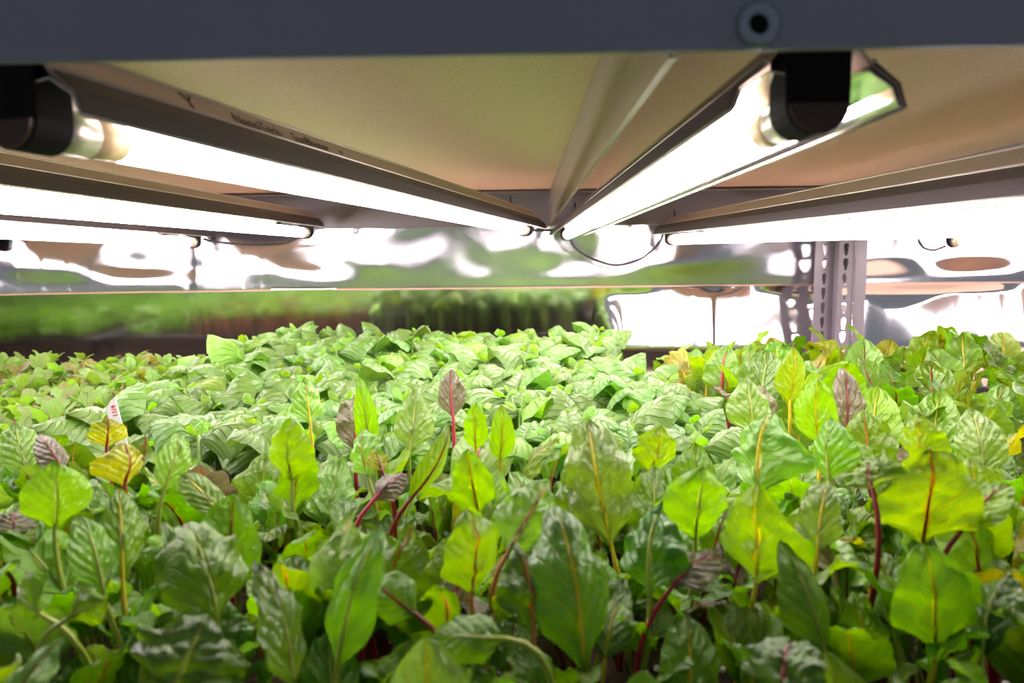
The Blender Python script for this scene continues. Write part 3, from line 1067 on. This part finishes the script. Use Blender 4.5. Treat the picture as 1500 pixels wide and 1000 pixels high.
# chard right of the basil
rng = random.Random(31)
tw2 = {'lime': 3.6, 'green': 4, 'dark': 1, 'grey': 4, 'purple': 1.2, 'orange': .6}
for far, y0, y1 in (('nearer', .468, .735), ('back', .75, 1.01)):
    for r, c, x, y in rows_of(rng, lambda y: 0.19, lambda y: min(0.70, 0.75 * y + 0.03), y0, y1, 5, 0.042, 0.012, 0.014):
        if not clear_of_heroes(x, y, ZSOIL + 0.11):
            continue
        chard_plant(x, y, rng, rng.uniform(0.98, 1.2), tw2,
                    lambda v: '%s-stalked chard, %s row of the %s right tray, %s from the left' % (VN[v], ORD[r], far, ORD[c]),
                    lambda v: 'chard plants in the right trays', 3)


# ------------------------------------------------------------------ basil
def basil_leaf(seed, L, W, a0, a1):
    rng = random.Random(seed)
    cen, nr = curve_line((0.004, 0, 0), a0, a1, L, 12, 1.1)
    cen[0] = Vector((0, 0, -0.001))
    side = [Vector((0, 1, 0))] * len(cen)
    return leaf_surface('leaf', cen, side, nr, W, lambda u: max(0, math.sin(PI * u ** .80)) ** .66, rng.uniform(0.05, .3), .03, .08, seed * .77, 8, rng.uniform(0, 6), rng.uniform(-1.25, -.7), 2.5, 0.02)


basil_big = [basil_leaf(300 + i, random.Random(i).uniform(.042, .053), random.Random(i + 50).uniform(.034, .042), R(random.Random(i + 9).uniform(35, 62)), R(random.Random(i + 19).uniform(95, 128))) for i in range(10)]
basil_small = [basil_leaf(400 + i, .021, .015, R(25), R(85)) for i in range(4)]
basil_stem = tube_mesh('stem', [Vector((0, 0, 0)), Vector((.002, .001, .04)), Vector((0, 0, .088))], [.0022, .002, .0014], 6)


def basil_plant(x, y, rng, h, label, group):
    root = empty('basil_plant', (x, y, ZSOIL - .003), rng.uniform(0, 2 * PI))
    st = obj('stem', basil_stem, M['bstem'], root)
    s0 = h / .088
    st.scale = (1, 1, s0)
    for pair, (zf, sc, big) in enumerate(((1.0, .75, False), (.96, 1.0, True), (.78, 1.05, True))):
        for k in range(2):
            me = rng.choice(basil_big if big else basil_small)
            lo = obj('leaf', me, leaf_mat('basil' if big else 'basil_young', 'g', 'basil') if rng.random() < .88 else leaf_mat('basil_young', 'g', 'basil'), root)
            s = sc * rng.uniform(.82, 1.12)
            lo.scale = (s, s, s)
            lo.location = (0, 0, h * zf)
            lo.rotation_euler = (rng.uniform(-.3, .3), rng.uniform(-.25, .3), pair * PI / 2 + k * PI + rng.uniform(-.35, .35))
    tag(root, label, 'basil plant', group)


rng = random.Random(41)
for far, xa, xb, y0, y1 in (('nearer', -.362, .157, .466, .735), ('back', -.402, .122, .748, 1.010)):
    for r, c, x, y in rows_of(rng, lambda y: xa, lambda y: xb, y0, y1, 7, 0.047, 0.012, 0.012):
        t = (y - .46) / .55
        h = 0.078 + 0.026 * t + rng.uniform(-.009, .009)
        basil_plant(x, y, rng, h, 'basil plant, %s row of the %s basil tray, %s from the left' % (ORD[r], far, ORD[c]), 'basil in the %s tray' % far)


# ------------------------------------------------------------------ small sprouts on the left
def sprout_leaf(seed):
    rng = random.Random(seed)
    L = rng.uniform(.016, .023)
    cen, nr = curve_line((0, 0, 0), R(rng.uniform(15, 40)), R(rng.uniform(60, 105)), L, 8, 1.2)
    side = [Vector((0, 1, 0))] * len(cen)
    lob = rng.uniform(.0, .25)
    return leaf_surface('leaf', cen, side, nr, L * rng.uniform(.5, .7), lambda u: max(0, math.sin(PI * u ** .9)) ** .7 * (1 - lob * (0.5 + 0.5 * math.cos(6 * PI * u))), rng.uniform(.05, .3), .05, .05, seed * .9, 6, rng.uniform(0, 6), rng.uniform(-.3, .1))


sp_leaf = [sprout_leaf(500 + i) for i in range(10)]
sp_stem = tube_mesh('sprout_plant', [Vector((0, 0, 0)), Vector((.001, .001, .03)), Vector((0, 0, .055))], [.0012, .0011, .0008], 5)
rng = random.Random(51)
sprouts = []
for far, xb, y0, y1, ny in (('nearer', -.392, .472, .735, 10), ('back', -.432, .750, 1.005, 9)):
    for r, c, x, y in rows_of(rng, lambda y: max(-.945, -0.81 * y - 0.02), lambda y: xb, y0, y1, ny, 0.0225, 0.008, 0.010):
        sprouts.append((r, c, x, y, far))
for r, c, x, y, far in sprouts:
    o = obj('sprout_plant', sp_stem, M['sstem'])
    o.location = (x, y, ZSOIL - .003)
    h = rng.uniform(1.0, 1.32)
    o.scale = (1, 1, 1)
    o.rotation_euler = (rng.uniform(-.15, .15), rng.uniform(-.15, .15), rng.uniform(0, 6.28))
    o.scale = (h, h, h)
    red = rng.random() < .10
    nl = 4
    for k in range(nl):
        lo = obj('leaf', rng.choice(sp_leaf), leaf_mat('sprout_red' if red else 'sprout', 'r' if red else 'g', 'sprout'), o)
        s = rng.uniform(.85, 1.25)
        lo.scale = (s, s, s)
        lo.location = (0, 0, .055 - .006 * (k // 2) - .002 * k)
        lo.rotation_euler = (rng.uniform(-.2, .2), rng.uniform(-.2, .3), k * PI / 2 + rng.uniform(-.4, .4))
    col = 'bronze-tinted' if red else 'small green'
    tag(o, '%s sprout, %s row of the %s left tray, %s from the left' % (col, ORD[r], far, ORD[c]), 'sprout', 'sprouts in the %s left tray' % far)

# the neighbouring sprouts that show only as a mirrored green mass
rng = random.Random(61)
src = [([v.co.copy() for v in m.vertices], [tuple(p.vertices) for p in m.polygons]) for m in sp_leaf]
vs, fs = [], []
for _ in range(4200):
    x, y = rng.uniform(-1.42, -.45), rng.uniform(.475, 1.005)
    if x > -.83 * y - .03 or -1.0 < x < -.93:
        continue
    z = ZSOIL + rng.uniform(.008, .066)
    a = rng.uniform(0, 6.28)
    pv, pf = rng.choice(src)
    m3 = Matrix.Rotation(a, 3, 'Z')
    b0 = len(vs)
    vs += [m3 @ v * 1.2 + Vector((x, y, z)) for v in pv]
    fs += [tuple(b0 + k for k in f) for f in pf]
o = obj('sprout_carpet', mesh('sprout_carpet', vs, fs, True), leaf_mat('sprout', 'g', 'sprout'))
tag(o, 'dense green sprouts past the left edge, mirrored in the silver sheet', 'sprouts', kind='stuff')

# ------------------------------------------------------------------ plant tag with the date
rot = Euler((R(-6), R(-14), 0)).to_matrix()
pt = U(161, 587, 0.470) - rot @ Vector((0, 0, 0.0965))
root = empty('plant_tag', pt)
tag(root, 'white plastic plant tag with red handwriting among the basil, left', 'plant tag')
bm = bmesh.new()
hw = 0.0042
out = [(-hw, -0.012), (hw, -0.012), (hw, 0.097), (hw * .2, 0.0970), (-hw, 0.0915)]
v0 = [bm.verts.new((a, 0, b)) for a, b in out]
v1 = [bm.verts.new((a, 0.0006, b)) for a, b in out]
bm.faces.new(v0)
bm.faces.new(v1[::-1])
for k in range(len(out)):
    bm.faces.new((v0[k], v0[(k + 1) % 5], v1[(k + 1) % 5], v1[k]))
bmesh.ops.recalc_face_normals(bm, faces=bm.faces)
obj('tag_strip', bm_mesh('tag_strip', bm), M['tagw'], root)
cu = bpy.data.curves.new('handwriting', 'FONT')
cu.body = '11/4'
cu.size = 0.0048
cu.extrude = 0.00004
cu.offset = 0.00012
tmp = bpy.data.objects.new('tmp', cu)
C.objects.link(tmp)
me = bpy.data.meshes.new_from_object(tmp.evaluated_get(bpy.context.evaluated_depsgraph_get()))
bpy.data.objects.remove(tmp)
me.materials.clear()
t = obj('handwriting', me, M['tagr'], root)
t.matrix_local = Matrix.Translation((0.0028, -0.0002, 0.0845)) @ Matrix((Vector((0, 0, 1)), Vector((-1, 0, 0)), Vector((0, -1, 0)))).transposed().to_4x4()
root.rotation_euler = (R(-6), R(-14), 0)
